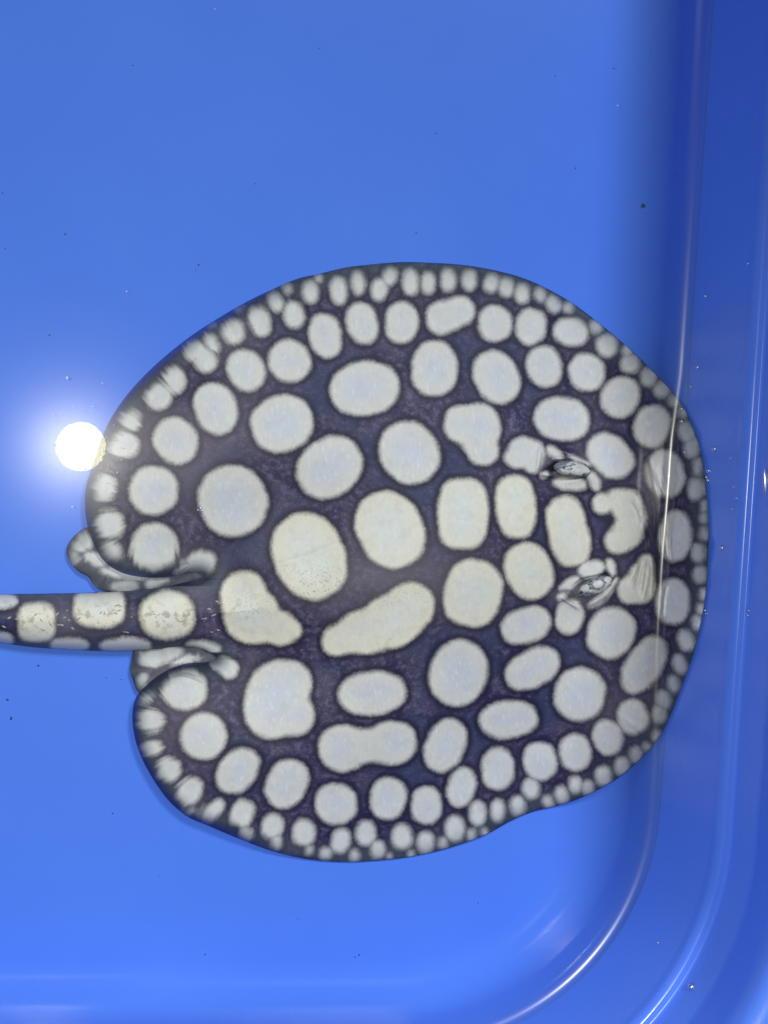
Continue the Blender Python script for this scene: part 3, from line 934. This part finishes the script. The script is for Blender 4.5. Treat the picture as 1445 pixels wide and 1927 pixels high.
tag(add_mesh('water', wv, wf, WATER, attrs=dict(rim=rimw)), kind='structure')

# ------------------------------------------------------------------ bubbles, drops and specks


def dome_mesh(name, r, mat, seg=14, rings=8, flat=0.85):
    verts = [(0, 0, r * flat)]; fcs = []
    for k in range(1, rings + 1):
        a = math.pi * .62 * k / rings
        for i in range(seg):
            t = 2 * math.pi * i / seg
            verts.append((r * math.sin(a) * math.cos(t), r * math.sin(a) * math.sin(t), r * flat * math.cos(a)))
    for i in range(seg):
        fcs.append((0, 1 + i, 1 + (i + 1) % seg))
    for k in range(rings - 1):
        for i in range(seg):
            a = 1 + k * seg + i; b = 1 + k * seg + (i + 1) % seg
            fcs.append((a, a + seg, b + seg, b))
    fcs.append(tuple(1 + (rings - 1) * seg + i for i in reversed(range(seg))))
    me = bpy.data.meshes.new(name); me.from_pydata(verts, [], fcs); me.materials.append(mat)
    me.polygons.foreach_set('use_smooth', [True] * len(me.polygons)); me.update()
    return me


BM = dome_mesh('water_drop', 1.0, BUBBLE)
from mathutils.bvhtree import BVHTree
_bv, _bf = [], []
for ob in tub.children:
    b0 = len(_bv)
    _bv += [v.co.copy() for v in ob.data.vertices]
    _bf += [tuple(b0 + i for i in f.vertices) for f in ob.data.polygons]
TUB_BVH = BVHTree.FromPolygons(_bv, _bf)


def tub_hit(x, y):
    """where the line of sight of a photo pixel meets the tub, and the surface direction there"""
    q = unproject(np.array([float(x)]), np.array([float(y)]), 0.0)[0]
    dr = Vector(q - CAM).normalized()
    loc, nor, _, _ = TUB_BVH.ray_cast(Vector(CAM), dr)
    if nor.dot(dr) > 0:
        nor = -nor
    return np.array(loc), nor


def drop(x, y, r_px, label, group, T=0.0):
    p, nn = tub_hit(x, y)
    o = bpy.data.objects.new('water_drop', BM); COL.objects.link(o)
    o.location = p
    r = r_px * .00024
    o.scale = (r, r, r)
    o.rotation_euler = nn.to_track_quat('Z', 'Y').to_euler()
    return tag(o, label, 'water drop', group)


for (x, y, r) in [(1312, 691, 4), (1300, 727, 4), (1344, 845, 5), (1333, 886, 5), (1328, 898, 4), (1332, 904, 4), (1358, 1031, 5),
                  (1326, 1149, 3.4), (1330, 1155, 3), (1408, 1149, 3.6), (1407, 1158, 2.6), (1381, 916, 3), (1375, 862, 2.4), (1374, 813, 2),
                  (1327, 557, 3), (1386, 938, 2.4), (1378, 958, 2.4), (1407, 495, 2.6), (1238, 1775, 2.5)]:
    drop(x, y, r, 'tiny clear water drop clinging to the blue tub wall above the waterline', 'drops on the tub wall')


o = drop(1300, 1858, 7, 'round water drop added to make a glint by the shoulder highlight in the rounded tub corner', None)  # drop added for the star-shaped glint in the corner
o = drop(1440, 908, 7, 'long water drop added to make a glint along the shoulder of the tub wall', None)  # stretched drop, added to give the long glint on the shoulder
o.rotation_euler = (0, 0, math.radians(3.5)); o.scale = (.0012, .0060, .0012)


def body_T(x, y):
    a, b = np.array([float(x)]), np.array([float(y)])
    dd, ss = poly_dist(a, b, OUT)
    return float(thickness(a, b, dd, ss)[0][0])


for (x, y, r) in [(1282, 769, 4.2), (1282, 793, 4.2), (1288, 851, 3)]:
    p = on_tub(np.array([float(x)]), np.array([float(y)]), body_T(x, y) - .0002)[0]
    o = drop(x, y, r, "tiny clear bubble where the waterline crosses the ray's snout", "bubbles on the ray's snout")
    o.location = p
for (x, y, r) in [(377, 956, 3), (372, 960, 2.4), (379, 961, 2.2)]:
    p = on_tub(np.array([float(x)]), np.array([float(y)]), body_T(x, y) - .0001)[0]
    o = drop(x, y, r, "tiny bubble clustered at the rim of a large spot on the ray's back", "bubble cluster on the ray's back")
    o.location = p

# specks on the floor
sv, sf = [], []


def flake(V_, F_, p, r, lift=.0, n=7):
    b0 = len(V_)
    a0 = random.uniform(0, 6.28); st = random.uniform(.45, 1.0)
    for i in range(n):
        t = 2 * math.pi * i / n; q = r * random.uniform(.6, 1.1)
        x, y = q * math.cos(t), q * math.sin(t) * st
        V_.append((p[0] + x * math.cos(a0) - y * math.sin(a0), p[1] + x * math.sin(a0) + y * math.cos(a0), p[2] + lift))
    V_.append((p[0], p[1], p[2] + lift + r * .7)); V_.append((p[0], p[1], p[2] + lift - r * .1))
    for i in range(n):
        F_.append((b0 + i, b0 + (i + 1) % n, b0 + n)); F_.append((b0 + (i + 1) % n, b0 + i, b0 + n + 1))


for (x, y, r) in [(72, 1253, 4.2), (14, 1317, 4), (21, 1352, 5), (123, 440, 2.6), (783, 438, 2.8), (1083, 316, 3), (1155, 128, 2.2), (1270, 329, 3), (374, 498, 3),
                  (368, 508, 2), (93, 630, 2.6), (200, 1276, 2), (228, 1279, 2), (676, 1798, 4), (668, 1802, 3), (386, 1797, 2.5), (250, 122, 2.2), (10, 467, 2.4),
                  (480, 345, 2), (1045, 142, 2.5), (1225, 98, 2.2), (212, 1531, 2.4), (455, 585, 2), (5, 363, 2), (600, 90, 2), (820, 250, 2), (560, 1730, 2), (900, 1700, 2.2), (300, 1650, 2)]:
    p, _ = tub_hit(x, y)
    flake(sv, sf, p, r * .00016, .0001)
tag(add_mesh('debris', sv, sf, DEBRIS, smooth=False), 'tiny dark specks of debris scattered over the blue tub floor', 'debris', kind='stuff')
gv, gf = [], []
p, _ = tub_hit(1211, 387)
flake(gv, gf, p, .0013, .0001, 9)
tag(add_mesh('food_flake', gv, gf, ALGAE, smooth=False), 'small greenish flake lying alone on the blue tub floor', 'flake')
dv, df = [], []
for k in range(45):
    a = random.uniform(0, 6.28); r = 48 + abs(random.gauss(0, 30))
    x, y = 150 + r * math.cos(a), 832 + r * math.sin(a)
    p = unproject(np.array([x]), np.array([y]), WATER_Z)[0]
    flake(dv, df, p, random.choice([1.1, 1.4, 1.8, 2.4]) * .00018, .0001, 6)
for (x, y, r) in [(126, 711, 3.4), (192, 721, 2), (160, 773, 2.4), (225, 818, 2.2), (217, 828, 2.2), (136, 1040 - 86, 2), (405, 16, 2.4), (1343, 1236, 3), (238, 548, 1.8), (1162, 198, 2.4)]:
    p = unproject(np.array([float(x)]), np.array([float(y)]), WATER_Z)[0]
    flake(dv, df, p, r * .0002, .0001, 6)
tag(add_mesh('surface_dust', dv, df, DUST, smooth=False), 'fine pale specks floating on the water around the bright glint', 'dust', kind='stuff')
